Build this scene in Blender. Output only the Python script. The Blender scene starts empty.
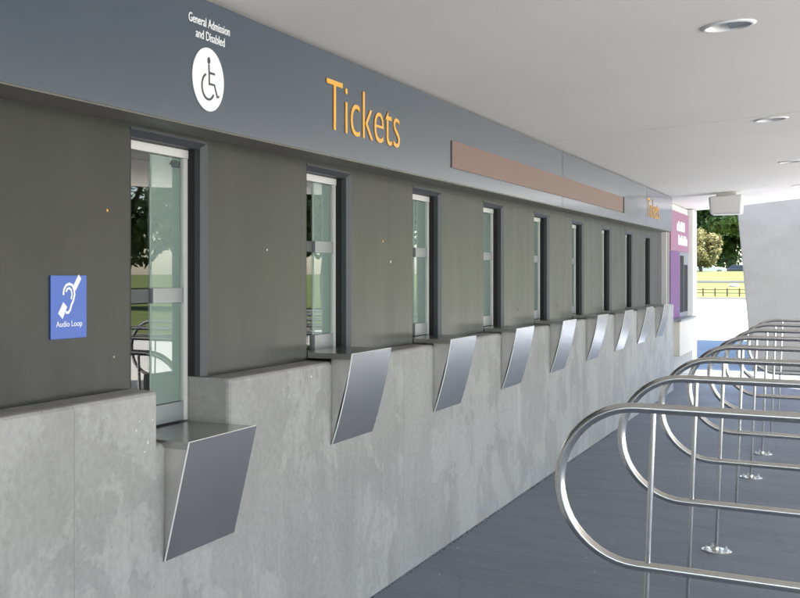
import bpy, bmesh, math, random
from mathutils import Vector, Matrix
random.seed(7)
sc = bpy.context.scene
COL = sc.collection
R = math.radians

# ---------------------------------------------------------------- helpers
class MB:
    def __init__(s): s.v = []; s.f = []; s.sm = []
    def add(s, vs, fs, smooth=False):
        o = len(s.v); s.v += [tuple(p) for p in vs]
        for f in fs: s.f.append([i + o for i in f]); s.sm.append(smooth)
        return s
    def box(s, x0, x1, y0, y1, z0, z1):
        return s.hexa([(x0,y0,z0),(x1,y0,z0),(x1,y1,z0),(x0,y1,z0),(x0,y0,z1),(x1,y0,z1),(x1,y1,z1),(x0,y1,z1)])
    def hexa(s, p):
        return s.add(p, [(0,3,2,1),(4,5,6,7),(0,1,5,4),(1,2,6,5),(2,3,7,6),(3,0,4,7)])
    def prism(s, poly, fn, a, b):
        """poly: list of (u,v); fn(u,v,t)->xyz ; extruded from t=a to t=b"""
        n = len(poly)
        vs = [fn(u, v, a) for u, v in poly] + [fn(u, v, b) for u, v in poly]
        fs = [tuple(range(n))[::-1], tuple(range(n, 2*n))] + [(i, (i+1) % n, n + (i+1) % n, n + i) for i in range(n)]
        return s.add(vs, fs)
    def lathe(s, prof, c, seg=24, axis='z', smooth=True, caps=True):
        """prof: (r, h) pairs"""
        vs = []; fs = []
        for r, h in prof:
            for k in range(seg):
                a = 2*math.pi*k/seg
                if axis == 'z': vs.append((c[0]+r*math.cos(a), c[1]+r*math.sin(a), c[2]+h))
                elif axis == 'x': vs.append((c[0]+h, c[1]+r*math.cos(a), c[2]+r*math.sin(a)))
                else: vs.append((c[0]+r*math.cos(a), c[1]+h, c[2]+r*math.sin(a)))
        for i in range(len(prof)-1):
            for k in range(seg):
                k2 = (k+1) % seg
                fs.append((i*seg+k, i*seg+k2, (i+1)*seg+k2, (i+1)*seg+k))
        s.add(vs, fs, smooth)
        if caps:
            m = len(prof)-1
            s.add([vs[k] for k in range(seg)], [tuple(range(seg))[::-1]])
            s.add([vs[m*seg+k] for k in range(seg)], [tuple(range(seg))])
        return s
    def tube(s, pts, r, seg=12, closed=False, radii=None):
        n = len(pts); P = [Vector(p) for p in pts]; vs = []; fs = []
        up = None
        for i in range(n):
            if closed: t = (P[(i+1) % n] - P[i-1]).normalized()
            else: t = (P[min(i+1, n-1)] - P[max(i-1, 0)]).normalized()
            if up is None: up = Vector((0,1,0)) if abs(t.y) < .9 else Vector((1,0,0))
            side = t.cross(up).normalized(); up = side.cross(t).normalized()
            rr = radii[i] if radii else r
            for k in range(seg):
                a = 2*math.pi*k/seg
                vs.append(P[i] + side*rr*math.cos(a) + up*rr*math.sin(a))
        m = n if closed else n-1
        for i in range(m):
            for k in range(seg):
                j = (i+1) % n; k2 = (k+1) % seg
                fs.append((i*seg+k, i*seg+k2, j*seg+k2, j*seg+k))
        s.add(vs, fs, True)
        if not closed:
            s.add(vs[:seg], [tuple(range(seg))[::-1]]); s.add(vs[-seg:], [tuple(range(seg))])
        return s
    def build(s, name, mat, parent=None, bevel=0, bseg=2, loc=None):
        me = bpy.data.meshes.new(name); me.from_pydata(s.v, [], s.f)
        for p, sm in zip(me.polygons, s.sm): p.use_smooth = sm
        bm = bmesh.new(); bm.from_mesh(me)
        bmesh.ops.recalc_face_normals(bm, faces=bm.faces)
        if bevel:
            es = [e for e in bm.edges if len(e.link_faces) == 2 and e.calc_face_angle(0) > R(25)]
            bmesh.ops.bevel(bm, geom=es, offset=bevel, segments=bseg, profile=.5, affect='EDGES', clamp_overlap=True)
        bm.to_mesh(me); bm.free()
        if mat: me.materials.append(mat)
        o = bpy.data.objects.new(name, me); COL.objects.link(o)
        if parent: o.parent = parent
        if loc: o.location = loc
        return o

def tag(o, label=None, cat=None, group=None, kind=None):
    if label: o['label'] = label
    if cat: o['category'] = cat
    if group: o['group'] = group
    if kind: o['kind'] = kind
    return o
def empty(name, label, cat, group=None, loc=(0,0,0)):
    o = bpy.data.objects.new(name, None); COL.objects.link(o); o.location = loc
    o.empty_display_size = .2
    return tag(o, label, cat, group)
def kids(o): return list(o.children)
def copy_tree(o, parent=None):
    c = o.copy(); COL.objects.link(c)
    if parent: c.parent = parent
    for ch in kids(o): copy_tree(ch, c)
    return c

# ---------------------------------------------------------------- materials
def mat(name, base, rough=.5, metal=0, spec=.5):
    m = bpy.data.materials.new(name); m.use_nodes = True
    b = m.node_tree.nodes['Principled BSDF']
    b.inputs['Base Color'].default_value = (*base, 1); b.inputs['Roughness'].default_value = rough
    b.inputs['Metallic'].default_value = metal; b.inputs['Specular IOR Level'].default_value = spec
    return m
def nd(m, t, **kw):
    n = m.node_tree.nodes.new(t)
    for k, v in kw.items():
        if k.startswith('i_'): n.inputs[k[2:].replace('_', ' ')].default_value = v
        else: setattr(n, k, v)
    return n
def lk(m, a, ao, b, bi): m.node_tree.links.new(a.outputs[ao], b.inputs[bi])
def bs(m): return m.node_tree.nodes['Principled BSDF']
def coords(m, scale=(1,1,1), which='Object'):
    tc = nd(m, 'ShaderNodeTexCoord'); mp = nd(m, 'ShaderNodeMapping'); mp.inputs['Scale'].default_value = scale
    lk(m, tc, which, mp, 'Vector'); return mp
def ramp(m, src, out, stops):
    r = nd(m, 'ShaderNodeValToRGB'); e = r.color_ramp.elements
    while len(e) < len(stops): e.new(.5)
    for i, (p, c) in enumerate(stops):
        e[i].position = p; e[i].color = (*c, 1) if len(c) == 3 else c
    lk(m, src, out, r, 'Fac'); return r
def noise(m, mp, scale, detail=5, rough=.6, dist=0):
    n = nd(m, 'ShaderNodeTexNoise'); n.inputs['Scale'].default_value = scale; n.inputs['Detail'].default_value = detail
    n.inputs['Roughness'].default_value = rough; n.inputs['Distortion'].default_value = dist
    lk(m, mp, 'Vector', n, 'Vector'); return n
def mix(m, fac, a, b, mode='MIX'):
    n = nd(m, 'ShaderNodeMix', data_type='RGBA', blend_type=mode)
    def put(x, i):
        if isinstance(x, tuple) and len(x) == 2 and hasattr(x[0], 'outputs'): m.node_tree.links.new(x[0].outputs[x[1]], n.inputs[i])
        elif isinstance(x, (int, float)): n.inputs[i].default_value = x
        else: n.inputs[i].default_value = (*x, 1)
    put(fac, 0); put(a, 6); put(b, 7); return n
def bump(m, src, out, strength=.2, dist=.01):
    b = nd(m, 'ShaderNodeBump'); b.inputs['Strength'].default_value = strength; b.inputs['Distance'].default_value = dist
    lk(m, src, out, b, 'Height'); lk(m, b, 'Normal', bs(m), 'Normal'); return b
def g(v): return (v, v, v)

def concrete(name, c0, c1, streaks=True):
    m = mat(name, c0, .75, 0, .35)
    mp = coords(m)
    n1 = noise(m, mp, 1.3, 8, .62, .6)
    r1 = ramp(m, n1, 'Fac', [(.30, c0), (.50, tuple((a+b)/2 for a, b in zip(c0, c1))), (.70, c1)])
    # trowelled paler skins with hard borders
    n2 = noise(m, coords(m, (1,1,.85)), 2.3, 10, .66, .25)
    r2 = ramp(m, n2, 'Fac', [(.505, g(0)), (.53, g(.8)), (.63, g(1))])
    c = mix(m, (r2, 'Color'), (r1, 'Color'), tuple(min(1, x*1.16) for x in c1)); 
    m1 = mix(m, .56 if streaks else .2, (r1, 'Color'), (c, 2))
    src = (m1, 2)
    if streaks:
        mp2 = coords(m, (5, 5, .45)); n3 = noise(m, mp2, 1.6, 7, .65, .5)
        r3 = ramp(m, n3, 'Fac', [(.30, g(.74)), (.5, g(.98)), (.60, g(1)), (.72, g(1.40))])
        m2 = mix(m, .36, src, (r3, 'Color'), 'MULTIPLY'); src = (m2, 2)
    n4 = noise(m, mp, 38, 4, .6)
    r4 = ramp(m, n4, 'Fac', [(.3, g(.86)), (.6, g(1.05))])
    m3 = mix(m, .7 if streaks else .25, src, (r4, 'Color'), 'MULTIPLY')
    v = nd(m, 'ShaderNodeTexVoronoi'); v.inputs['Scale'].default_value = 17; lk(m, mp, 'Vector', v, 'Vector')
    r5 = ramp(m, v, 'Distance', [(.035, g(.35)), (.06, g(1))])
    m4 = mix(m, .6, (m3, 2), (r5, 'Color'), 'MULTIPLY')
    if streaks:   # form joints
        sx = nd(m, 'ShaderNodeSeparateXYZ'); lk(m, mp, 'Vector', sx, 'Vector')
        def mth(op, a, bb):
            q = nd(m, 'ShaderNodeMath', operation=op)
            if isinstance(a, float): q.inputs[0].default_value = a
            else: lk(m, a, 0, q, 0)
            q.inputs[1].default_value = bb; return q
        y1_ = nd(m, 'ShaderNodeMath', operation='SUBTRACT'); lk(m, sx, 'Y', y1_, 0); y1_.inputs[1].default_value = 2.63-2.98*4
        f1 = mth('FRACT', mth('DIVIDE', y1_, 2.98), 0); f2 = mth('LESS_THAN', f1, .0011)
        m5 = mix(m, (f2, 0), (m4, 2), (.20,.193,.18)); m4 = m5
    lk(m, m4, 2, bs(m), 'Base Color')
    ad = nd(m, 'ShaderNodeMath', operation='ADD'); lk(m, n2, 'Fac', ad, 0); lk(m, n4, 'Fac', ad, 1)
    bump(m, ad, 0, .25, .004)
    return m

M = {}
M['concrete'] = concrete('concrete', (.282,.274,.260), (.362,.352,.335))
M['pier'] = concrete('pier_concrete', (.272,.252,.218), (.310,.290,.255), False)
m = M['clad'] = mat('dark_cladding', (.06,.058,.05), .42, 0, .34)
mp = coords(m, (1,1,.35)); n = noise(m, mp, 3, 6, .6); r = ramp(m, n, 'Fac', [(.25, (.026,.0263,.0235)), (.5, (.033,.0332,.0295)), (.75, (.041,.0408,.036))]); lk(m, r, 'Color', bs(m), 'Base Color')
mp2 = coords(m, (1,3,.6)); n2 = noise(m, mp2, 2.2, 6, .65); r2 = ramp(m, n2, 'Fac', [(.3, g(.30)), (.7, g(.38))]); lk(m, r2, 'Color', bs(m), 'Roughness')
bump(m, n2, 'Fac', .04, .01); bs(m).inputs['Coat Weight'].default_value = 0; bs(m).inputs['Coat Roughness'].default_value = .28
m = M['soffit'] = mat('tan_soffit', (.19,.18,.15), .5)
m = M['sign'] = mat('slate_blue_panel', (.060,.088,.118), .30, 0, .85)
mp = coords(m, (1,.5,.5)); n = noise(m, mp, 1.6, 5, .6); r = ramp(m, n, 'Fac', [(.3, (.026,.047,.074)), (.7, (.030,.052,.079))]); lk(m, r, 'Color', bs(m), 'Base Color')
n2 = noise(m, mp, 5, 6, .6); r2 = ramp(m, n2, 'Fac', [(.3, g(.22)), (.7, g(.25))]); lk(m, r2, 'Color', bs(m), 'Roughness')
bs(m).inputs['Coat Weight'].default_value = .75; bs(m).inputs['Coat Roughness'].default_value = .12; bs(m).inputs['Coat IOR'].default_value = 1.6
M['brown'] = mat('faded_terracotta', (.19,.115,.095), .5)
M['joint'] = mat('joint_black', (.012,.012,.012), .9)
m = M['ceil'] = mat('painted_ceiling', (.82,.80,.77), .65, 0, .3)
mp = coords(m); n = noise(m, mp, .7, 6, .6); r = ramp(m, n, 'Fac', [(.3, (.83,.80,.755)), (.7, (.87,.84,.80))]); lk(m, r, 'Color', bs(m), 'Base Color')
n2 = noise(m, mp, 1.5, 3); bump(m, n2, 'Fac', .05, .02)
M['white'] = mat('white_paint', (.68,.67,.64), .4)
M['white_wall'] = mat('white_render', (.62,.60,.56), .7)
M['trimwhite'] = mat('white_trim', (.85,.85,.84), .3)
m = M['alu'] = mat('anodised_aluminium', (.29,.305,.312), .4, .3)
M['alu_white'] = mat('powder_coated_aluminium', (.62,.62,.60), .4, .1)
M['jamb'] = mat('charcoal_metal', (.012,.012,.012), .5, 0, .3)
M['jamb_edge'] = mat('charcoal_edge', (.042,.044,.051), .45)
M['blind'] = mat('pale_frosted_film', (.30,.34,.33), .6)
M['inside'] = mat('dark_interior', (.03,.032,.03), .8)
M['yellow'] = mat('amber_lettering', (.85,.43,.05), .28, 0, .9)
M['signwhite'] = mat('white_vinyl', (.86,.86,.86), .5)
M['signdark'] = mat('dark_vinyl', (.05,.06,.07), .5)
M['blue'] = mat('royal_blue_plate', (.055,.125,.48), .35)
M['pink'] = mat('faded_pink_panel', (.33,.15,.235), .45)
M['purple'] = mat('purple_panel', (.17,.06,.20), .4)
M['beige'] = mat('beige_metal', (.62,.57,.49), .45)
def steel(name, c, r, stretch, metal=1.0):
    m = mat(name, c, r, metal)
    mp = coords(m, stretch); n = noise(m, mp, 30, 4, .6); q = ramp(m, n, 'Fac', [(.3, g(r*.92)), (.7, g(r*1.08))]); lk(m, q, 'Color', bs(m), 'Roughness')
    mp2 = coords(m); n2 = noise(m, mp2, 5, 5, .6); q2 = ramp(m, n2, 'Fac', [(.3, tuple(x*.93 for x in c)), (.7, c)]); lk(m, q2, 'Color', bs(m), 'Base Color')
    return m
M['steel'] = mat('brushed_steel', (.70,.69,.68), .235, 1)
m = M['steel']; n = noise(m, coords(m, (1,1,1)), 3, 4, .6); q = ramp(m, n, 'Fac', [(.3, (.66,.65,.64)), (.7, (.73,.72,.71))]); lk(m, q, 'Color', bs(m), 'Base Color')
M['steel_edge'] = mat('cut_steel_edge', (.85,.84,.82), .6, .5)
m = M['steel']; bs(m).inputs['Anisotropic'].default_value = .8; tg = nd(m, 'ShaderNodeTangent', direction_type='UV_MAP', uv_map='brush'); lk(m, tg, 0, bs(m), 'Tangent')   # brushed along the sheet
M['steel_dark'] = steel('worn_steel_top', (.46,.46,.44), .22, (1,6,1))
M['rail'] = steel('stainless_tube', (.68,.665,.64), .18, (1,1,1))
M['bolt'] = mat('zinc_bolt', (.6,.6,.6), .35, 1)
m = M['glass'] = bpy.data.materials.new('window_glass'); m.use_nodes = True
nt = m.node_tree; nt.nodes.clear()
out = nt.nodes.new('ShaderNodeOutputMaterial'); ms = nt.nodes.new('ShaderNodeMixShader'); tr = nt.nodes.new('ShaderNodeBsdfTransparent'); gl = nt.nodes.new('ShaderNodeBsdfGlossy'); fr = nt.nodes.new('ShaderNodeFresnel')
tr.inputs['Color'].default_value = (.90,.94,.92,1); gl.inputs['Roughness'].default_value = .0; fr.inputs['IOR'].default_value = 1.95
ge = nt.nodes.new('ShaderNodeNewGeometry'); iv = nt.nodes.new('ShaderNodeMath'); iv.operation = 'SUBTRACT'; iv.inputs[0].default_value = 1; mu = nt.nodes.new('ShaderNodeMath'); mu.operation = 'MULTIPLY'
nt.links.new(ge.outputs['Backfacing'], iv.inputs[1]); nt.links.new(iv.outputs[0], mu.inputs[1])
nt.links.new(fr.outputs[0], mu.inputs[0]); nt.links.new(mu.outputs[0], ms.inputs[0]); nt.links.new(tr.outputs[0], ms.inputs[1]); nt.links.new(gl.outputs[0], ms.inputs[2]); nt.links.new(ms.outputs[0], out.inputs[0])

m = M['pave'] = mat('dark_pavement', (.10,.11,.13), .62, 0, .4)
mp = coords(m); n = noise(m, mp, .8, 8, .65, .4)
r = ramp(m, n, 'Fac', [(.3, (.148,.167,.205)), (.55, (.178,.198,.240)), (.72, (.208,.225,.264))])
n2 = noise(m, mp, 45, 4, .7); r2 = ramp(m, n2, 'Fac', [(.3, g(.74)), (.7, g(1.18))])
mx = mix(m, .7, (r, 'Color'), (r2, 'Color'), 'MULTIPLY')
mpb = coords(m, (.5,2.2,1)); n3 = noise(m, mpb, 1.1, 6, .6, .5); r3 = ramp(m, n3, 'Fac', [(.42, g(1)), (.5, g(.86)), (.56, g(1))])
mx2 = mix(m, .8, (mx, 2), (r3, 'Color'), 'MULTIPLY')
vc = nd(m, 'ShaderNodeTexVoronoi', feature='DISTANCE_TO_EDGE'); vc.inputs['Scale'].default_value = .42
nw = noise(m, mp, 2.5, 5, .6); wv = nd(m, 'ShaderNodeMix', data_type='RGBA', blend_type='LINEAR_LIGHT'); wv.inputs[0].default_value = .12
lk(m, mp, 'Vector', wv, 6); lk(m, nw, 'Color', wv, 7); lk(m, wv, 2, vc, 'Vector')
rc = ramp(m, vc, 'Distance', [(.0015, g(.45)), (.0045, g(1))]); mx3 = mix(m, .22, (mx2, 2), (rc, 'Color'), 'MULTIPLY')
vs2 = nd(m, 'ShaderNodeTexVoronoi'); vs2.inputs['Scale'].default_value = 2.3; lk(m, wv, 2, vs2, 'Vector')
rs2 = ramp(m, vs2, 'Distance', [(.05, g(.74)), (.085, g(1))]); mx4 = mix(m, .5, (mx3, 2), (rs2, 'Color'), 'MULTIPLY')
lk(m, mx4, 2, bs(m), 'Base Color')
r4 = ramp(m, n, 'Fac', [(.3, g(.45)), (.7, g(.68))]); lk(m, r4, 'Color', bs(m), 'Roughness'); bump(m, n2, 'Fac', .25, .003)
m = M['plaza'] = mat('pale_concrete_paving', (.55,.53,.49), .8)
mp = coords(m); n = noise(m, mp, .5, 6, .6); r = ramp(m, n, 'Fac', [(.3, (.50,.48,.445)), (.7, (.58,.56,.52))]); lk(m, r, 'Color', bs(m), 'Base Color')
m = M['grass'] = mat('lawn', (.10,.16,.03), .9, 0, .2)
mp = coords(m); n = noise(m, mp, .25, 8, .7); r = ramp(m, n, 'Fac', [(.3, (.075,.108,.024)), (.55, (.115,.145,.038)), (.72, (.155,.160,.055))])
n2 = noise(m, mp, 14, 4, .7); r2 = ramp(m, n2, 'Fac', [(.3, g(.7)), (.7, g(1.2))]); mx = mix(m, .8, (r, 'Color'), (r2, 'Color'), 'MULTIPLY'); lk(m, mx, 2, bs(m), 'Base Color'); bump(m, n2, 'Fac', .8, .05)
def leafmat(name, a, b):
    m = mat(name, a, .55, 0, .3); gi = nd(m, 'ShaderNodeNewGeometry'); r = ramp(m, gi, 'Random Per Island', [(0, a), (1, b)]); lk(m, r, 'Color', bs(m), 'Base Color')
    nt = m.node_tree; tl = nt.nodes.new('ShaderNodeBsdfTranslucent'); ms = nt.nodes.new('ShaderNodeMixShader'); ms.inputs[0].default_value = .38
    lk(m, r, 'Color', tl, 'Color'); o = nt.nodes['Material Output']; nt.links.new(bs(m).outputs[0], ms.inputs[1]); nt.links.new(tl.outputs[0], ms.inputs[2]); nt.links.new(ms.outputs[0], o.inputs['Surface'])
    return m
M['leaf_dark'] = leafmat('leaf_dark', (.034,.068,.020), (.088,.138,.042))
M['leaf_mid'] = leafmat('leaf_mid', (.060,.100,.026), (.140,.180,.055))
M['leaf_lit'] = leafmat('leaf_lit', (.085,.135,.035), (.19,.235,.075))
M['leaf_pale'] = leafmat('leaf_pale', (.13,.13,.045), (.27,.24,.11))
m = M['bark'] = mat('bark', (.10,.075,.05), .9); mp = coords(m, (6,6,1)); n = noise(m, mp, 4, 6); r = ramp(m, n, 'Fac', [(.3, (.06,.045,.03)), (.7, (.14,.11,.08))]); lk(m, r, 'Color', bs(m), 'Base Color'); bump(m, n, 'Fac', .6, .03)
M['timber'] = mat('weathered_timber', (.15,.085,.055), .8)
M['stone'] = mat('pale_boulder', (.42,.42,.42), .8)
M['car_white'] = mat('white_car_paint', (.75,.75,.75), .25); M['car_dark'] = mat('dark_car_paint', (.03,.035,.05), .25)
M['car_glass'] = mat('car_glass', (.02,.025,.03), .08); M['tyre'] = mat('tyre_rubber', (.015,.015,.015), .8)
M['lens'] = mat('grey_lamp_glass', (.08,.09,.09), .3)
M['lawn_shade'] = mat('painted_lawn_shade', (.022,.024,.022), .9)  # tree shadow on the lawn, put in as a near-black colour
M['debris'] = mat('dry_litter', (.42,.38,.30), .8)
M['debris_dark'] = mat('wet_grit', (.05,.05,.045), .9)

# ---------------------------------------------------------------- key numbers
XC, XD, XS = -1.97, -2.09, -1.93          # concrete face, dark cladding face, sign face
def slope(y): return .0052*y
def zsb(y): return 2.148 + slope(y)
def zst(y): return 2.612 + slope(y)
def zc(x, y): return 2.628 + slope(y) + .055*(x - XS)
WY = [3.12 + 1.492*k for k in range(9)]; WW = .55
ZC = 1.22; ZT = 2.150
YE = 16.85                                  # end of the concrete wall

# ---------------------------------------------------------------- ground, plaza, lawn
o = MB().add([(-700,-500,0),(700,-500,0),(700,900,0),(-700,900,0)], [(0,1,2,3)]).build('pavement', M['pave']); tag(o, kind='structure')
def yb(x):
    pts = [(-400, 96), (-40, 88), (-4, 84), (2, 60), (10, 23), (60, 20), (400, 15)]
    for (a, b), (c, d) in zip(pts, pts[1:]):
        if a <= x <= c: return b + (d-b)*(x-a)/(c-a)
def smooth(t): t = max(0, min(1, t)); return t*t*(3-2*t)
def zl(x, y): return .03 + 2.15*smooth((y-92)/58) - 1.0*smooth((y-149)/7)
xs = [-400,-200,-100,-60,-40,-30,-22,-16,-12,-9,-7,-4,-2,0,2,4,6,8,10,14,20,30,45,60,90,140,220,400]
ts = [0,.02,.05,.08,.11,.13,.145,.16,.17,.18,.19,.20,.21,.22,.235,.25,.3,.36,.44,.6,.8,1]
vs = []; fs = []
for x in xs:
    y0 = yb(x)
    for t in ts:
        y = y0 + (480-y0)*t; vs.append((x, y, zl(x, y)))
nT = len(ts)
for i in range(len(xs)-1):
    for j in range(nT-1): fs.append((i*nT+j, (i+1)*nT+j, (i+1)*nT+j+1, i*nT+j+1))
b = MB().add(vs, fs, True)
# kerb face down to the pavement
for i in range(len(xs)-1):
    a, c = (xs[i], yb(xs[i])), (xs[i+1], yb(xs[i+1])); b.add([(a[0],a[1],0),(c[0],c[1],0),(c[0],c[1],.03),(a[0],a[1],.03)], [(0,1,2,3)])
tag(b.build('lawn', M['grass']), kind='structure')
# concrete kerb along the near edge of the lawn
b = MB()
for i in range(len(xs)-1):
    (x0, y0), (x1, y1) = (xs[i], yb(xs[i])), (xs[i+1], yb(xs[i+1]))
    b.hexa([(x0,y0-.17,0),(x1,y1-.17,0),(x1,y1-.004,0),(x0,y0-.004,0),(x0,y0-.17,.13),(x1,y1-.17,.13),(x1,y1-.004,.13),(x0,y0-.004,.13)])
tag(b.build('lawn_kerb', mat('kerb_concrete', (.20,.195,.18), .85)), kind='structure')
# pale paving between the roofed walk and the lawn
pl = [(-60, 33), (1.2, 33), (3.6, 14), (3.6,-60), (60, -60), (60, 19.9), (10, 22.9), (2, 59.8), (-4, 83.8), (-40, 87.8), (-60, 90)]
tag(MB().add([(x, y, .004) for x, y in pl], [tuple(range(len(pl)))]).build('plaza', M['plaza']), kind='structure')
# narrow near-black strip, the trees' shadow painted across the lawn
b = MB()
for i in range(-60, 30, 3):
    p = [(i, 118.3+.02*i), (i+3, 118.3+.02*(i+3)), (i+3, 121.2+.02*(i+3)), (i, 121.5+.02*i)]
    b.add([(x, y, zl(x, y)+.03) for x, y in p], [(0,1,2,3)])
tag(b.build('lawn_shade_strip', M['lawn_shade']), kind='structure')

# ---------------------------------------------------------------- ticket building
bld = empty('ticket_building', 'long ticket office with dark cladding over a grey concrete base wall and nine narrow windows', 'building', loc=(XD, 8, 0))
def child(o): o.parent = bld; o.matrix_parent_inverse = Matrix.Translation((-XD, -8, 0)); return o
# concrete base: one prism with the notch of the low window
poly = [(-3,0),(YE,0),(YE,ZC),(WY[0]+.525,ZC),(WY[0]+.525,1.035),(WY[0],1.035),(WY[0],ZC),(-3,ZC)]
b = MB().prism(poly, lambda u, v, t: (t, u, v), -2.45, XC)
o = child(b.build('base_wall', M['concrete'])); tag(o, 'stained grey concrete base wall with rounded top edge')
bm = bmesh.new(); bm.from_mesh(o.data)
es = [e for e in bm.edges if all(abs(v.co.x - XC) < 1e-4 for v in e.verts) and not all(v.co.z < .01 for v in e.verts)]
bmesh.ops.bevel(bm, geom=es, offset=.022, segments=3, profile=.5, affect='EDGES'); bm.to_mesh(o.data); bm.free()
# dark upper wall
b = MB(); XB = -2.28
edges = [-3] + [e for y in WY for e in (y, y+WW)] + [YE-.28]
for i in range(0, len(edges), 2): b.box(XB, XD, edges[i], edges[i+1], ZC+.001, ZT)
b.box(XB, XD, -3, YE-.28, ZT, 2.60)
child(tag(b.build('upper_wall', M['clad']), 'dark olive grey clad wall above the concrete'))
b = MB(); b.box(-2.24, -2.14, YE-.279, YE-.02, ZC+.001, 2.60); child(b.build('recessed_end_panel', mat('brown_grey_panel', (.22,.19,.165), .6)))
b = MB(); b.box(-2.20, -2.06, YE-.019, YE+.03, .0, 2.55); child(b.build('corner_post', M['alu_white']))
# room shell behind the windows
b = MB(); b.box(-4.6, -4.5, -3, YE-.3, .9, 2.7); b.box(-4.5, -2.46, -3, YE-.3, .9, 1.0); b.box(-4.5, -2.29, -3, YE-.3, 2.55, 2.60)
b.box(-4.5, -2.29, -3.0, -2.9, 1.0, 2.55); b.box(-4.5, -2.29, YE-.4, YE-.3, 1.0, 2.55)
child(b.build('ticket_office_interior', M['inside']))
# paint flecks and plugs on the cladding
def fleck(y, z, mm, r=.007):
    child(MB().lathe([(r*.8, 0), (r*.6, .002)], (XD+.0005, y, z), 8, 'x', False).build('fixing_plug', mm))
for (y, z, mm, r) in [(2.98,1.845,M['yellow'],.007),(5.62,1.81,M['yellow'],.008),(5.74,1.70,M['signwhite'],.009),(4.20,1.735,M['signwhite'],.006),(7.15,1.68,M['debris'],.006),(3.02,1.34,M['debris'],.006),
                      (8.55,1.36,M['joint'],.009),(9.95,1.35,M['joint'],.009),(11.5,1.35,M['joint'],.009),(13.0,1.35,M['joint'],.009)]: fleck(y, z, mm, r)

ordinal = ['first','second','third','fourth','fifth','sixth','seventh','eighth','ninth']
def make_window(k):
    y0 = WY[k]; y1 = y0 + WW; z0 = 1.05 if k == 0 else 1.252; zt = ZT
    w = MB()
    # dark metal lining of the opening with flared edge
    li = [(XD+.003, y1+.0), (XD-.045, y1-.032), (-2.20, y1-.032), (-2.20, y1+.0)]
    zb = ZC+.002
    f = child(MB().prism([(u, v) for u, v in [( XD-.040, y1-.030), (-2.26, y1-.030), (-2.26, y1-.0015), (XD-.040, y1-.0015)]], lambda u, v, t: (u, v, t), zb, zt-.03).build('window', M['jamb']))
    if k == 0: f['label'] = 'lowest window, its sill cut into the concrete wall'
    c = MB().prism([(XD+.003, y1-.006), (XD+.003, y1+.006), (XD-.039, y1-.0016), (XD-.039, y1-.030), (XD-.014, y1-.030)], lambda u, v, t: (u, v, t), zb, zt-.001)
    c.prism([(XD+.003, zt+.002), (XD+.003, zt-.008), (XD-.018, zt-.030), (XD-.039, zt-.030), (XD-.039, zt-.0016)], lambda u, v, t: (u, t, v), y0+.002, y1-.004)
    c.build('jamb_trim', M['jamb_edge'], f)
    h = MB(); h.box(-2.26, XD-.040, y0+.0015, y1-.031, zt-.030, zt-.0015)
    h.box(-2.26, XD-.003, y0+.0015, y0+.012, zb, zt-.031)
    h.build('head_lining', M['jamb'], f)
    a = y0+.013; e = y1-.0315; md = y0+.265
    fr = MB(); fr.box(-2.195, -2.157, a, e, zt-.064, zt-.0315)                  # head
    fr.build('head_frame', M['alu_white'], f)
    fr = MB(); fr.box(-2.195, -2.160, e-.028, e, z0, zt-.065)
    fr.build('side_frame', M['alu_white'], f)
    fr = MB(); fr.box(-2.192, -2.163, md, e-.0285, z0+.002, z0+.075); fr.build('bottom_frame', M['alu'], f)
    zm = 1.545 if k == 0 else 1.765
    fr = MB(); fr.box(-2.192, -2.160, md-.002, e-.035, zm-.028, zm+.028); fr.build('mid_rail', M['alu'], f)
    fr = MB(); fr.box(-2.192, -2.172, a, md-.004, zm-.026, zm+.026); fr.build('mid_rail', M['jamb_edge'], f)
    gm = MB(); gm.box(-2.173, -2.168, md, e-.0300, z0+.076, zm-.029); gm.box(-2.173, -2.168, md, e-.0300, zm+.029, zt-.066)
    gm.build('sliding_pane', M['glass'], f)
    gm = MB(); gm.box(-2.183, -2.177, a, md-.002, z0, zm-.03); gm.box(-2.183, -2.177, a, md-.002, zm+.03, zt-.04)
    gm.build('fixed_pane', M['glass'], f)
    fl = MB(); fl.box(-2.180, -2.176, md, e-.0300, z0+.077, zt-.067); fl.build('frosted_film', M['blind'], f)
    return f
wins = [make_window(k) for k in range(9)]

# ---------------------------------------------------------------- text helper
def text_mesh(body, name, y0, y1, z0, capheight, x, mm, parent, zfun=None, depth=.002, weight=0.0, align='L'):
    cu = bpy.data.curves.new(name+'_curve', 'FONT'); cu.body = body; cu.size = 1; cu.resolution_u = 6; cu.offset = weight
    cu.extrude = 0.0005
    to = bpy.data.objects.new(name+'_tmp', cu); COL.objects.link(to)
    bpy.context.view_layer.update()
    dg = bpy.context.evaluated_depsgraph_get()
    me = bpy.data.meshes.new_from_object(to.evaluated_get(dg)); bpy.data.objects.remove(to)
    xs_ = [v.co.x for v in me.vertices]; ax, bx = min(xs_), max(xs_)
    CAP = .729
    cap_ = capheight/CAP
    for v in me.vertices:
        yy = y0 + (y1-y0)*(v.co.x-ax)/(bx-ax); zz = z0 + v.co.y*cap_ + (slope(yy)-slope(y0) if zfun else 0)
        xx = x + (depth if v.co.z > 0 else 0)
        v.co = (xx, yy, zz)
    me.name = name; me.materials.clear(); me.materials.append(mm)
    o = bpy.data.objects.new(name, me); COL.objects.link(o)
    if parent: o.parent = parent
    return o
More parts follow.
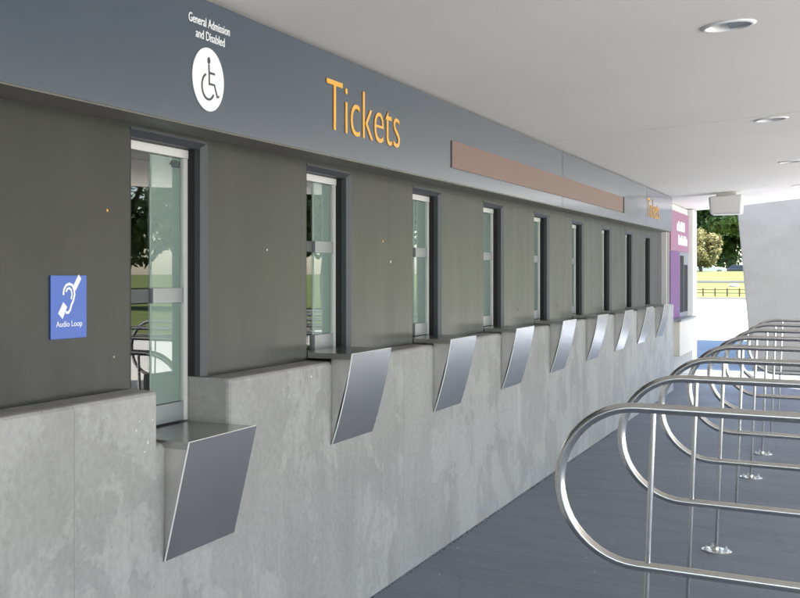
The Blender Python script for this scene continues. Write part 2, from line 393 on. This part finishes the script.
def strokes(b, pts, w, x, depth, P):
    """flat ribbon of width w along pts (2-D), thickened; P maps (u,v)->(y,z)"""
    n = len(pts); L = []; Rr = []
    for i in range(n):
        p0 = Vector(pts[max(i-1, 0)]); p1 = Vector(pts[min(i+1, n-1)]); t = (p1-p0).normalized(); nn = Vector((-t.y, t.x))
        ww = w[i] if isinstance(w, list) else w
        L.append(Vector(pts[i]) + nn*ww/2); Rr.append(Vector(pts[i]) - nn*ww/2)
    for i in range(n-1):
        q = [L[i], Rr[i], Rr[i+1], L[i+1]]
        f = [(x, *P(*c)) for c in q]; k = [(x+depth, *P(*c)) for c in q]
        b.add(f+k, [(4,5,6,7),(0,1,5,4),(1,2,6,5),(2,3,7,6),(3,0,4,7)])

o = text_mesh('483', 'window_number', 3.515, 3.590, 2.045, .030, -2.1675, M['signdark'], wins[0]); child_inv = o
# pale paint chips on the concrete by the notch
rnd = random.Random(3)
for (y, z) in [(3.00,1.13),(3.08,1.125),(3.05,1.05),(2.98,1.10),(4.40,1.17),(3.03,1.02)]:
    b = MB(); n_ = 7; rr_ = rnd.uniform(.0025, .006)
    b.prism([(y+rr_*rnd.uniform(.4,1)*math.cos(6.283*q/n_)*.7, z+rr_*rnd.uniform(.5,1.6)*math.sin(6.283*q/n_)) for q in range(n_)], lambda u, v, t: (t, u, v), XC+.0003, XC+.0012)
    child(b.build('paint_chip', M['signwhite']))

# ---------------------------------------------------------------- fascia sign
fas = empty('fascia_sign', 'long slate blue fascia sign with amber Tickets lettering above the windows', 'sign', loc=(0,0,0))
def slab(x0, x1, ya, yb_, zb, zt_):
    return MB().hexa([(x0,ya,zb(ya)),(x1,ya,zb(ya)),(x1,yb_,zb(yb_)),(x0,yb_,zb(yb_)),(x0,ya,zt_(ya)),(x1,ya,zt_(ya)),(x1,yb_,zt_(yb_)),(x0,yb_,zt_(yb_))])
cuts = [-3, 9.385, 14.02, 16.37]
for i in range(3): slab(-1.942, XS, cuts[i]+.005, cuts[i+1]-.005, zsb, zst).build('panel', M['sign'], fas)
slab(-2.087, -1.944, -3, 16.36, lambda y: zsb(y)+.012, lambda y: zst(y)+.004).build('backing_box', M['joint'], fas)
slab(-2.0895, -1.9425, -3, 16.365, lambda y: zsb(y)-.004, lambda y: zsb(y)+.010).build('soffit_strip', M['soffit'], fas)
slab(XS+.001, XS+.006, 6.33, 12.33, lambda y: 2.235+slope(y), lambda y: 2.397+slope(y)).build('cover_strip', M['brown'], fas)
slab(XS+.001, XS+.0075, 12.332, 12.40, lambda y: 2.232+slope(y), lambda y: 2.40+slope(y)).build('cover_strip_end', M['joint'], fas)
text_mesh('Tickets', 'lettering', 4.475, 5.43, 2.285, .250, XS+.001, M['yellow'], fas, True, .003, -.012)
text_mesh('Tickets', 'lettering', 14.07, 15.08, 2.285+slope(9.6), .250, XS+.001, M['yellow'], fas, True, .003, -.012)
text_mesh('General Admission', 'lettering', 3.255, 3.56, 2.530, .034, XS+.001, M['signwhite'], fas, None, .002, .004)
text_mesh('and Disabled', 'lettering', 3.305, 3.52, 2.482, .034, XS+.001, M['signwhite'], fas, None, .002, .004)
cy, cz, cr = 3.395, 2.340, .116
d = MB().lathe([(cr, 0), (cr, .003)], (XS+.001, cy, cz), 48, 'x', False).build('wheelchair_emblem', M['signwhite'], fas)
b = MB(); P = lambda u, v: (cy+u*cr, cz+v*cr); X0 = XS+.0041
hd = [(.0+.085*math.cos(a)*1.0, .60+.11*math.sin(a)) for a in [2*math.pi*i/16 for i in range(16)]]
b.prism(hd, lambda u, v, t: (t, *P(u, v)), X0, X0+.002)
W_ = .07
strokes(b, [(.0,.48),(.02,.2),(.03,-.15)], W_, X0, .002, P); strokes(b, [(.03,.22),(.38,.22)], W_, X0, .002, P)
strokes(b, [(-.01,-.13),(.36,-.13),(.55,-.50),(.66,-.45)], W_, X0+.0001, .002, P)
arc = [(-.04+.40*math.cos(R(a)), -.23+.40*math.sin(R(a))) for a in range(112, 336, 8)]
strokes(b, arc, W_, X0+.0002, .002, P)
b.build('wheelchair_symbol', M['signdark'], d)

# ---------------------------------------------------------------- audio loop plate
aud = empty('audio_loop_plate', 'blue plate with a white ear symbol reading Audio Loop on the dark wall', 'sign', loc=(XD, 2.757, 1.52))
ay0, ay1, az0, az1 = 2.661, 2.853, 1.417, 1.622
b = MB(); b.box(XD+.0005, XD+.006, ay0, ay1, az0, az1)
inv = Matrix.Translation((-XD, -2.757, -1.52))
o = b.build('plate', M['blue'], aud, .001); o.matrix_parent_inverse = inv
o = text_mesh('Audio Loop', 'lettering', ay0+.135*.192, ay0+.865*.192, az0+.19*.205, .0195, XD+.0061, M['signwhite'], aud, None, .001, .0); o.matrix_parent_inverse = inv
b = MB(); P = lambda u, v: (ay0+u*.192, az1-v*.205); X0 = XD+.0061
strokes(b, [(.80,.02),(.64,.21)], .10, X0, .001, P)
strokes(b, [(.385,.46),(.25,.64)], [.13,.15], X0, .001, P)
strokes(b, [(.33,.31),(.35,.22),(.41,.155),(.50,.135),(.58,.155),(.635,.23),(.645,.31),(.61,.40),(.555,.47),(.52,.55),(.47,.59),(.40,.585)], .042, X0+.0001, .001, P)
strokes(b, [(.41,.26),(.44,.215),(.50,.20),(.555,.235),(.575,.30),(.55,.38)], .034, X0, .001, P)
o = b.build('ear_symbol', M['signwhite'], aud); o.matrix_parent_inverse = inv

# ---------------------------------------------------------------- steel shelves
def make_shelf(parent, w, bow=.0095):
    # local origin: concrete face, left edge, top surface height 0
    p, hgt, th = .108, .42, .004
    hdeep = -.175
    b = MB(); b.box(hdeep, p-.006, .002, w-.002, -.026, 0); b.build('top_plate', M['steel_dark'], parent)
    # sloping front sheet with its own thickness
    b = MB(); N = 10; prof = []
    for i in range(N+1):
        t = i/N; prof.append((.010+(p-.009)*t + 4*bow*t*(1-t), -hgt-.004+(hgt+.007)*t))
    prof += [(u-.006, v) for u, v in prof[::-1]]
    b.prism(prof, lambda u, v, t: (u, t, v), -.004, w+.004)
    fp = b.build('front_panel', M['steel'], parent, .0020, 1)
    fp.data.materials.append(M['steel_edge'])
    for q in fp.data.polygons:
        if abs(q.normal.x) < .8: q.material_index = 1
    uvl = fp.data.uv_layers.new(name='brush')
    for lp in fp.data.loops:
        c = fp.data.vertices[lp.vertex_index].co; uvl.data[lp.index].uv = (c.z, c.y+c.x*.3)
    for q in fp.data.polygons: q.use_smooth = True
    fp.data.set_sharp_from_angle(angle=R(25))
    for yy in (.004, w-.007):
        b = MB().prism([(.001,-.027),(p-.007,-.027),(.005,-hgt+.012),(.001,-hgt+.012)], lambda u, v, t: (u, t, v), yy, yy+.003)
        sp_ = b.build('side_panel', M['steel'], parent); uvl = sp_.data.uv_layers.new(name='brush')
        for lp in sp_.data.loops:
            c = sp_.data.vertices[lp.vertex_index].co; uvl.data[lp.index].uv = (c.z, c.x+c.y*.3)
words = ['lowest and nearest', 'second nearest', 'third', 'fourth', 'fifth', 'sixth', 'seventh', 'eighth', 'ninth and farthest']
proto = None
for k in range(9):
    y = 3.152 if k == 0 else 4.62 + 1.493*(k-1)
    lab = 'brushed steel shelf set into the notch of the concrete wall under the nearest window' if k == 0 else \
          words[k] + ' wedge shaped steel shelf from the near end of the concrete wall'
    loc = (XC, y, 1.045 if k == 0 else (1.260 if k == 1 else 1.252))
    if k == 0:
        t = empty('ticket_shelf', lab, 'shelf', 'steel shelves under the ticket windows', loc); make_shelf(t, .50, .0005)
    elif k == 1:
        t = proto = empty('ticket_shelf', lab, 'shelf', 'steel shelves under the ticket windows', loc); make_shelf(t, .50)
    else:
        t = copy_tree(proto); t['label'] = lab; t.location = loc

# ---------------------------------------------------------------- roof canopy with light holes
XR = 6.3
def ye(x): return 20.25 if x < -1.85 else 19.9 - .786*(x+1.4)
roof = empty('canopy_roof', 'pale painted canopy ceiling over the walkway with recessed lights', 'roof')
LX = -.415; LY = [1.9, 5.42, 8.97, 12.6, 16.2]; HR = .098
b = MB()
def quadc(p): b.add([(x, y, zc(x, y)) for x, y in p], [tuple(range(len(p)))])
xl, xr = LX-.2, LX+.2
quadc([(-5,-9),(xl,-9)] + [(xl, y) for yy in LY for y in (yy-.2, yy+.2)] + [(xl, ye(xl)),(-1.85,ye(-1.85)),(-1.8501,20.25),(-5,20.25)])
quadc([(xr,-9),(XR,-9),(XR,ye(XR)),(xr,ye(xr))] + [(xr, y) for yy in LY[::-1] for y in (yy+.2, yy-.2)])
yp = -9
for yy in LY:
    quadc([(xl,yp),(xr,yp),(xr,yy-.2),(xl,yy-.2)]); yp = yy+.2
    seg = 32
    ring = [(LX+HR*math.cos(2*math.pi*k/seg), yy+HR*math.sin(2*math.pi*k/seg)) for k in range(seg)]
    sq = []
    for k in range(seg):
        a = 2*math.pi*k/seg; c, s = math.cos(a), math.sin(a); q = .2/max(abs(c), abs(s)); sq.append((LX+q*c, yy+q*s))
    for k in range(seg): quadc([ring[k], sq[k], sq[(k+1) % seg], ring[(k+1) % seg]])
quadc([(xl,yp),(xr,yp),(xr,ye(xr)),(xl,ye(xl))])
out_ = [(-5,-9),(XR,-9),(XR,ye(XR)),(-1.85,ye(-1.85)),(-1.8501,20.25),(-5,20.25)]
n = len(out_)
b.add([(x, y, zc(x, y)+.5) for x, y in out_], [tuple(range(n))])
for i in range(n):
    (x0, y0), (x1, y1) = out_[i], out_[(i+1) % n]
    b.add([(x0,y0,zc(x0,y0)),(x1,y1,zc(x1,y1)),(x1,y1,zc(x1,y1)+.5),(x0,y0,zc(x0,y0)+.5)], [(0,1,2,3)])
b.build('ceiling_lining', M['ceil'], roof)
b = MB()
for yy in (8.75,):
    a = [(-1.9, yy-.0025), (XR-.1, yy-.0025), (XR-.1, yy+.0025), (-1.9, yy+.0025)]
    vs = [(x, y, zc(x, y)-.0035) for x, y in a] + [(x, y, zc(x, y)-.0005) for x, y in a]
    b.hexa(vs)
b.build('ceiling_joint', mat('ceiling_joint_grey', (.72,.695,.66), .8), roof)
names = ['large recessed ceiling light nearest the camera, above the first steel queue rail', 'second recessed ceiling light beyond the ceiling joint line', 'third recessed ceiling light near the right edge', 'fourth and farthest recessed ceiling light, close to the concrete pier']
light_proto = None
for i, yy in enumerate(LY):
    if i == 0: continue
    lab = names[i-1]; loc = (LX, yy, zc(LX, yy))
    if light_proto is None:
        t = light_proto = empty('ceiling_light', lab, 'ceiling light', 'recessed lights in the canopy ceiling', loc)
        prof = [(.087,-.001),(.087,-.008),(.096,-.010),(.110,-.004),(.110,-.0012)]
        MB().lathe(prof, (0,0,0), 40, 'z', True, False).build('trim_ring', M['trimwhite'], t)
        MB().lathe([(.090,-.006),(.088,.004),(.072,.030),(.050,.034)], (0,0,0), 40, 'z', True, False).add([(.050*math.cos(2*math.pi*k/24), .050*math.sin(2*math.pi*k/24), .034) for k in range(24)], [tuple(range(24))]).build('reflector', M['trimwhite'], t)
        b = MB(); pts = [(.018+.060*max(-.30, math.cos(a)), .062*math.sin(a)) for a in [2*math.pi*q/28 for q in range(28)]]
        b.prism(pts, lambda u, v, q: (u, v, q), -.0045, .010); b.build('lamp', M['lens'], t)
    else:
        t = copy_tree(light_proto); t['label'] = lab; t.location = loc
    t.rotation_euler = (R(.3), -R(3.15), 0)

# ---------------------------------------------------------------- ceiling mounted unit
cu_ = empty('ceiling_speaker', 'white rounded box hanging under the far end of the canopy ceiling', 'speaker box', loc=(-1.28, 16.45, 2.50))
b = MB().hexa([(-.185,-.14,-.05),(.185,-.14,-.05),(.185,.16,-.05),(-.185,.16,-.05),(-.205,-.16,.195),(.205,-.16,.215),(.205,.18,.215),(-.205,.18,.195)])
b.build('housing', M['white'], cu_, .028, 3)
b = MB(); b.box(-.12, .12, -.06, .08, .19, .27); b.build('mounting_bracket', M['white'], cu_)

# ---------------------------------------------------------------- queue barriers
BT, BB = 1.124, .530
LEN = 2.55
def make_barrier(t):
    rr = (BT-BB)/2; zm = (BT+BB)/2; a = .275
    pts = []
    xl_ = -.035; xr_ = xl_+LEN
    for i in range(0, 25): 
        th = R(90 + 180*i/24); pts.append((xl_ + a*math.cos(th), 0, zm + rr*math.sin(th)))
    for i in range(1, 5): pts.append((xl_ + LEN*i/5, 0, BB))
    for i in range(0, 25):
        th = R(-90 + 180*i/24); pts.append((xr_ + a*math.cos(th), 0, zm + rr*math.sin(th)))
    for i in range(1, 5): pts.append((xr_ - LEN*i/5, 0, BT))
    MB().tube(pts, .019, 14, True).build('rail', M['rail'], t)
    for px, lean in ((0, .030), (LEN/2-.03, .01), (LEN-.05, -.010)):
        MB().tube([(px-lean*.6, 0, .006), (px+lean*.7, 0, BT-.012)], .0098, 10).build('post', M['rail'], t)
        cx_ = px-lean*.6
        fp = MB().lathe([(.080,0.0005),(.080,.006),(.076,.009),(.02,.010),(.018,.026),(.0105,.028)], (cx_,0,0), 28, 'z', False).build('foot_plate', M['rail'], t)
        bb = MB()
        for q in range(4):
            an = R(25+90*q); ex, ey = cx_+.056*math.cos(an), .056*math.sin(an)
            bb.lathe([(.012,.009),(.012,.018)], (ex,ey,0), 6, 'z', False); bb.lathe([(.0055,.018),(.0055,.030),(.003,.032)], (ex,ey,0), 8, 'z', False)
        bb.build('anchor_bolt', M['bolt'], fp)
bn = ['nearest stainless steel queue rail with rounded end, in front of all the others', 'second nearest stainless queue rail', 'third stainless queue rail, its round foot plate in plain view', 'fourth stainless queue rail from the near end', 'fifth stainless queue rail from the near end', 'sixth stainless queue rail from the near end', 'seventh stainless queue rail, last but one before the concrete pier', 'eighth and farthest stainless queue rail, nearest the concrete pier']
bp = None
for k in range(8):
    loc = (-.60 + .006*k, 4.38+1.365*k, 0)
    if bp is None:
        t = bp = empty('queue_barrier', bn[k], 'queue barrier', 'stainless queue barriers on the pavement', loc); make_barrier(t)
    else:
        t = copy_tree(bp); t['label'] = bn[k]; t.location = loc

# ---------------------------------------------------------------- far pier, kiosk, pillar
b = MB()
def px_(z): return -1.263 - .080*z
b.hexa([(px_(0),21.2,0),(1.1,21.2,0),(1.1,30.6,0),(px_(0),30.6,0),(px_(7.5),21.2,7.5),(1.1,21.2,7.5),(1.1,30.6,7.5),(px_(7.5),30.6,7.5)])
tag(b.build('concrete_pier', M['pier'], None, .02), 'massive pale concrete pier with a raking edge behind the queue rails', 'pier')

kio = empty('purple_kiosk', 'far ticket kiosk with faded pink sign and purple window surround beyond the concrete wall', 'kiosk')
b = MB(); b.box(-5, -2.08, 17.3, 19.55, .47, 2.70); b.build('wall', M['white_wall'], kio)
b = MB(); b.box(-2.0795, -2.06, 17.32, 19.5, 2.0, 2.60); sp = b.build('sign_panel', M['pink'], kio); 
b = MB()
for row, (za, zb_) in enumerate(((2.31,2.46),(2.10,2.25))):
    y = 18.0 + .15*row
    for wd in ((.10,.16,.06,.14,.12,.15) if row == 0 else (.16,.10,.14,.08,.16,.12,.10)):
        b.box(-2.0595, -2.057, y, y+wd, za, zb_-(.04 if wd < .11 else 0)); y += wd+.045
b.build('lettering', M['signwhite'], sp)
b = MB(); b.box(-2.0795, -2.065, 17.32, 18.40, .98, 1.995); b.build('surround', M['purple'], kio)
b = MB(); b.box(-2.0795, -2.07, 18.42, 19.5, .98, 1.995); wf = b.build('window_frame', M['alu'], kio)
b = MB(); b.box(-2.0695, -2.066, 18.48, 18.92, 1.05, 1.94); b.box(-2.0695, -2.066, 19.0, 19.44, 1.05, 1.80); b.build('pane', M['jamb'], wf)
b = MB(); b.box(-2.0795, -1.965, 17.55, 19.45, .43, .945); cb = b.build('counter_box', M['beige'], kio, .01)
b = MB(); b.box(-2.0795, -1.945, 17.50, 19.5, .946, .975); b.build('counter_top', M['alu'], cb)
b = MB(); b.box(-4.9, -3.0, 17.4, 19.5, 0, .469); b.build('plinth', M['jamb_edge'], kio)
b = MB(); b.box(-2.35, -2.0, 19.6, 20.1, 0, zc(-2.2, 19.7)-.002)
tag(b.build('white_pillar', M['white'], None, .012), 'white square pillar at the far end of the ticket building', 'pillar')

# ---------------------------------------------------------------- lawn fence, boulder, cars
fen = empty('lawn_fence', 'low post and rail fence along the near edge of the lawn', 'fence', loc=(0,0,0))
for i in range(26):
    x = -15.4 + .82*i; y = 93.2
    zg = zl(x, y)
    b = MB(); b.box(x-.05, x+.05, y-.05, y+.05, zg-.05, zg+.66); b.build('post', M['timber'], fen, .008, 1)
b = MB()
for zz in (.50, .24): b.box(-15.4, 5.1, 93.255, 93.295, zl(0,93.2)+zz, zl(0,93.2)+zz+.06)
b.build('rails', M['timber'], fen)
b = MB(); prof = [(.001,-.2),(.42,-.15),(.5,.08),(.42,.26),(.22,.37),(.001,.40)]
b.lathe(prof, (0,0,0), 14, 'z', True, False)
o = b.build('boulder', M['stone'], None, 0); o.location = (-8.1, 112, zl(-7,112)+.02); o.scale = (.85,1,.8); tag(o, 'pale rounded boulder lying on the sunny lawn', 'boulder')

def make_car(name, paint, label, loc, rot):
    t = empty(name, label, 'car', None, loc); t.rotation_euler = (0,0,rot)
    low = [(-2.1,.35),(2.1,.35),(2.15,.62),(2.0,.85),(.95,.95),(-1.9,1.0),(-2.15,.75)]
    MB().prism(low, lambda u, v, q: (u, q, v), -.85, .85).build('body', paint, t, .06, 2)
    top = [(.95,.93),(.25,1.42),(-1.2,1.46),(-1.85,.98)]
    MB().prism(top, lambda u, v, q: (u, q*(1-.22*(v-.93)), v), -.76, .76).build('cabin', paint, t, .05, 2)
    for s in (-1, 1):
        b = MB(); b.prism([(.78,.99),(.22,1.36),(-1.1,1.39),(-1.6,1.02)], lambda u, v, q: (u, q*s*(1-.2*(v-.93)), v), .74, .775)
        b.build('side_window', M['car_glass'], t)
    for x in (-1.3, 1.35):
        for s in (-1, 1):
            w = MB().lathe([(.20,-.1),(.31,-.1),(.32,0),(.31,.1),(.20,.1)], (x, s*.78, .32), 18, 'y', True).build('wheel', M['tyre'], t)
            MB().lathe([(.19,-.105),(.19,.105)], (x, s*.78, .32), 14, 'y', False).build('rim', M['alu'], w)
make_car('parked_car', M['car_white'], 'white car parked behind the lawn, left of the dark one', (-14.0,152,zl(0,152)), R(8))
make_car('parked_car', M['car_dark'], 'dark car parked in the shade under the trees', (-10.0,153,zl(0,153)), R(4))
make_car('parked_car', M['car_white'], 'white car parked in the tree shade, beside the concrete pier', (-7.6,150.5,zl(0,151)), R(175))

# ---------------------------------------------------------------- trees
def tree(label, x, y, h, rad, base, lm, nleaf, leaf, nclump=26, group='trees around the lawn', squash=.8, name='tree', seed=1):
    rnd = random.Random(seed)
    zg = zl(x, y) if y > yb(max(-400, min(400, x))) else 0
    t = empty(name, label, 'tree', group, (x, y, zg))
    b = MB(); cz_ = (h+base)/2; hz = (h-base)/2
    tr_ = .035*h
    b.tube([(0,0,-.3),(.02*h,0,base*.6),(.0,.01*h,base+hz*.7),(.03*h,0,h*.86)], 0, 9, False, [tr_*1.3,tr_,tr_*.7,tr_*.2])
    cl = []
    for i in range(nclump):
        while True:
            p = Vector((rnd.uniform(-1,1), rnd.uniform(-1,1), rnd.uniform(-1,1)))
            if .35 < p.length < 1: break
        c = Vector((p.x*rad*.82, p.y*rad*.82, cz_+p.z*hz*.85)); cl.append((c, rnd.uniform(.14,.36)*rad))
        if i % 3 == 0: b.tube([(0,0,base+hz*.15*rnd.random()), tuple(c*.5+Vector((0,0,cz_*.5))*.9), tuple(c)], 0, 5, False, [tr_*.45,tr_*.28,tr_*.08])
    b.build('trunk', M['bark'], t)
    L = MB()
    for i in range(nleaf):
        c, r_ = cl[rnd.randrange(nclump)]
        while True:
            p = Vector((rnd.uniform(-1,1), rnd.uniform(-1,1), rnd.uniform(-1,1)))
            if p.length < 1: break
        p = p.normalized()*(p.length**.6)*rnd.uniform(.85,1.25)
        q = c + Vector((p.x*r_, p.y*r_, p.z*r_*squash))
        nn = (p + Vector((rnd.gauss(0,.6), rnd.gauss(0,.6), rnd.gauss(.5,.5)))).normalized()
        u = nn.orthogonal().normalized(); u.rotate(Matrix.Rotation(rnd.uniform(0,6.28), 3, nn)); v = nn.cross(u)
        s1 = leaf*rnd.uniform(.6,1.3); s2 = s1*rnd.uniform(.45,.7)
        L.add([q-u*s1, q-v*s2+nn*s1*.15, q+u*s1, q+v*s2+nn*s1*.15], [(0,1,2,3)])
    L.build('crown', M[lm], t)
    return t
# seen directly through the gap at the far end
tree('pale olive bushy tree in full sun, in front of the dark trees', -14.3, 147, 5.6, 2.6, .1, 'leaf_pale', 10000, .16, 70, seed=3, name='small_tree')
tree('tall dark green tree behind the pale bushy one', -18.5, 168, 17, 6.5, 2.5, 'leaf_dark', 12000, .34, 60, seed=4)
tree('sunlit mid green tree overhanging the parked cars', -10.2, 162, 16, 5.0, 4.2, 'leaf_lit', 12000, .30, 64, seed=5)
tree('broad mid green tree just left of the concrete pier', -6.5, 172, 15, 5.5, 2.2, 'leaf_lit', 11000, .34, 38, seed=6)
tree('dark tree at the back of the far trees', -14, 185, 20, 8, 1.2, 'leaf_dark', 12000, .42, 44, seed=12)
# mirrored in the windows: trees on the lawn to the right
spots = [(17,50,10,4.2,'leaf_dark'),(26,44,11,4.8,'leaf_mid'),(36,46,12,5.2,'leaf_dark'),(22,66,12,5,'leaf_dark'),(34,66,13,5.5,'leaf_mid'),(12,78,12,5,'leaf_mid'),(48,52,12,5.5,'leaf_dark'),(20,90,13,5.5,'leaf_dark'),(46,36,12,5,'leaf_dark'),(60,30,12,5.4,'leaf_mid')]
for i, (x, y, h, r_, lm) in enumerate(spots):
    tree('leafy tree on the lawn to the right, seen mirrored in the window glass', x, y, h, r_, 2.2, lm, 5000, .26, 28, group='trees mirrored in the windows', seed=20+i)

# ---------------------------------------------------------------- litter and grit along the wall foot
rnd = random.Random(5)
b = MB()
for i in range(520):
    y = rnd.uniform(3.2, 12); x = XC + .005 + abs(rnd.gauss(0, .011)); s = rnd.uniform(.0018, .0055)
    z = s*.5
    b.hexa([(x-s,y-s,0.0005),(x+s,y-s*.6,0.0005),(x+s*.7,y+s,0.0005),(x-s*.8,y+s*.8,0.0005),(x-s*.5,y-s*.5,z),(x+s*.5,y-s*.4,z*.8),(x+s*.4,y+s*.5,z),(x-s*.5,y+s*.5,z)])
tag(b.build('wall_foot_grit', M['debris_dark']), kind='stuff')
b = MB()
for i in range(60):
    x = rnd.uniform(-1.9, .3); y = rnd.uniform(4, 13); s = rnd.uniform(.004, .011); a = rnd.uniform(0, 6.28); c, si = math.cos(a)*s, math.sin(a)*s
    b.hexa([(x-c,y-si,.0005),(x+si*.5,y-c*.5,.0005),(x+c,y+si,.0005),(x-si*.5,y+c*.5,.0005),(x-c*.8,y-si*.8,s*.35),(x+si*.4,y-c*.4,s*.5),(x+c*.8,y+si*.8,s*.3),(x-si*.4,y+c*.4,s*.5)])
tag(b.build('ground_litter', M['debris']), kind='stuff')

# ---------------------------------------------------------------- light, sky, camera
sd = Vector((1.25, .20, 2.75)).normalized()
el = math.asin(sd.z); az = math.atan2(sd.x, sd.y)
sl = bpy.data.lights.new('sun', 'SUN'); sl.energy = 4.6; sl.angle = R(.5); sl.color = (1, .95, .87)
so = bpy.data.objects.new('sun', sl); COL.objects.link(so); so.rotation_euler = sd.to_track_quat('Z', 'Y').to_euler(); so.location = (20, 0, 30)
w = bpy.data.worlds.new('World'); sc.world = w; w.use_nodes = True
sk = w.node_tree.nodes.new('ShaderNodeTexSky'); sk.sky_type = 'NISHITA'; sk.sun_disc = False; sk.sun_elevation = el; sk.sun_rotation = az
bg = w.node_tree.nodes['Background']; w.node_tree.links.new(sk.outputs[0], bg.inputs['Color']); bg.inputs['Strength'].default_value = .12

F, U0, V0 = 1061., 131., 276.
cd = bpy.data.cameras.new('camera'); cd.sensor_width = 36; cd.sensor_fit = 'HORIZONTAL'; cd.lens = 36*F/800
cd.shift_x = (400-U0)/800; cd.shift_y = (V0-299)/800
cd.clip_end = 3000; cd.clip_start = .05
co = bpy.data.objects.new('camera', cd); COL.objects.link(co); co.location = (0,0,1.62); co.rotation_euler = (R(90), 0, math.atan(709/F))
sc.camera = co
vsn = sc.view_settings; vsn.view_transform = 'Standard'; vsn.look = 'None'; vsn.gamma = 1; vsn.use_curve_mapping = False; vsn.exposure = 2.6
sc.cycles.max_bounces = 10; sc.cycles.transparent_max_bounces = 12
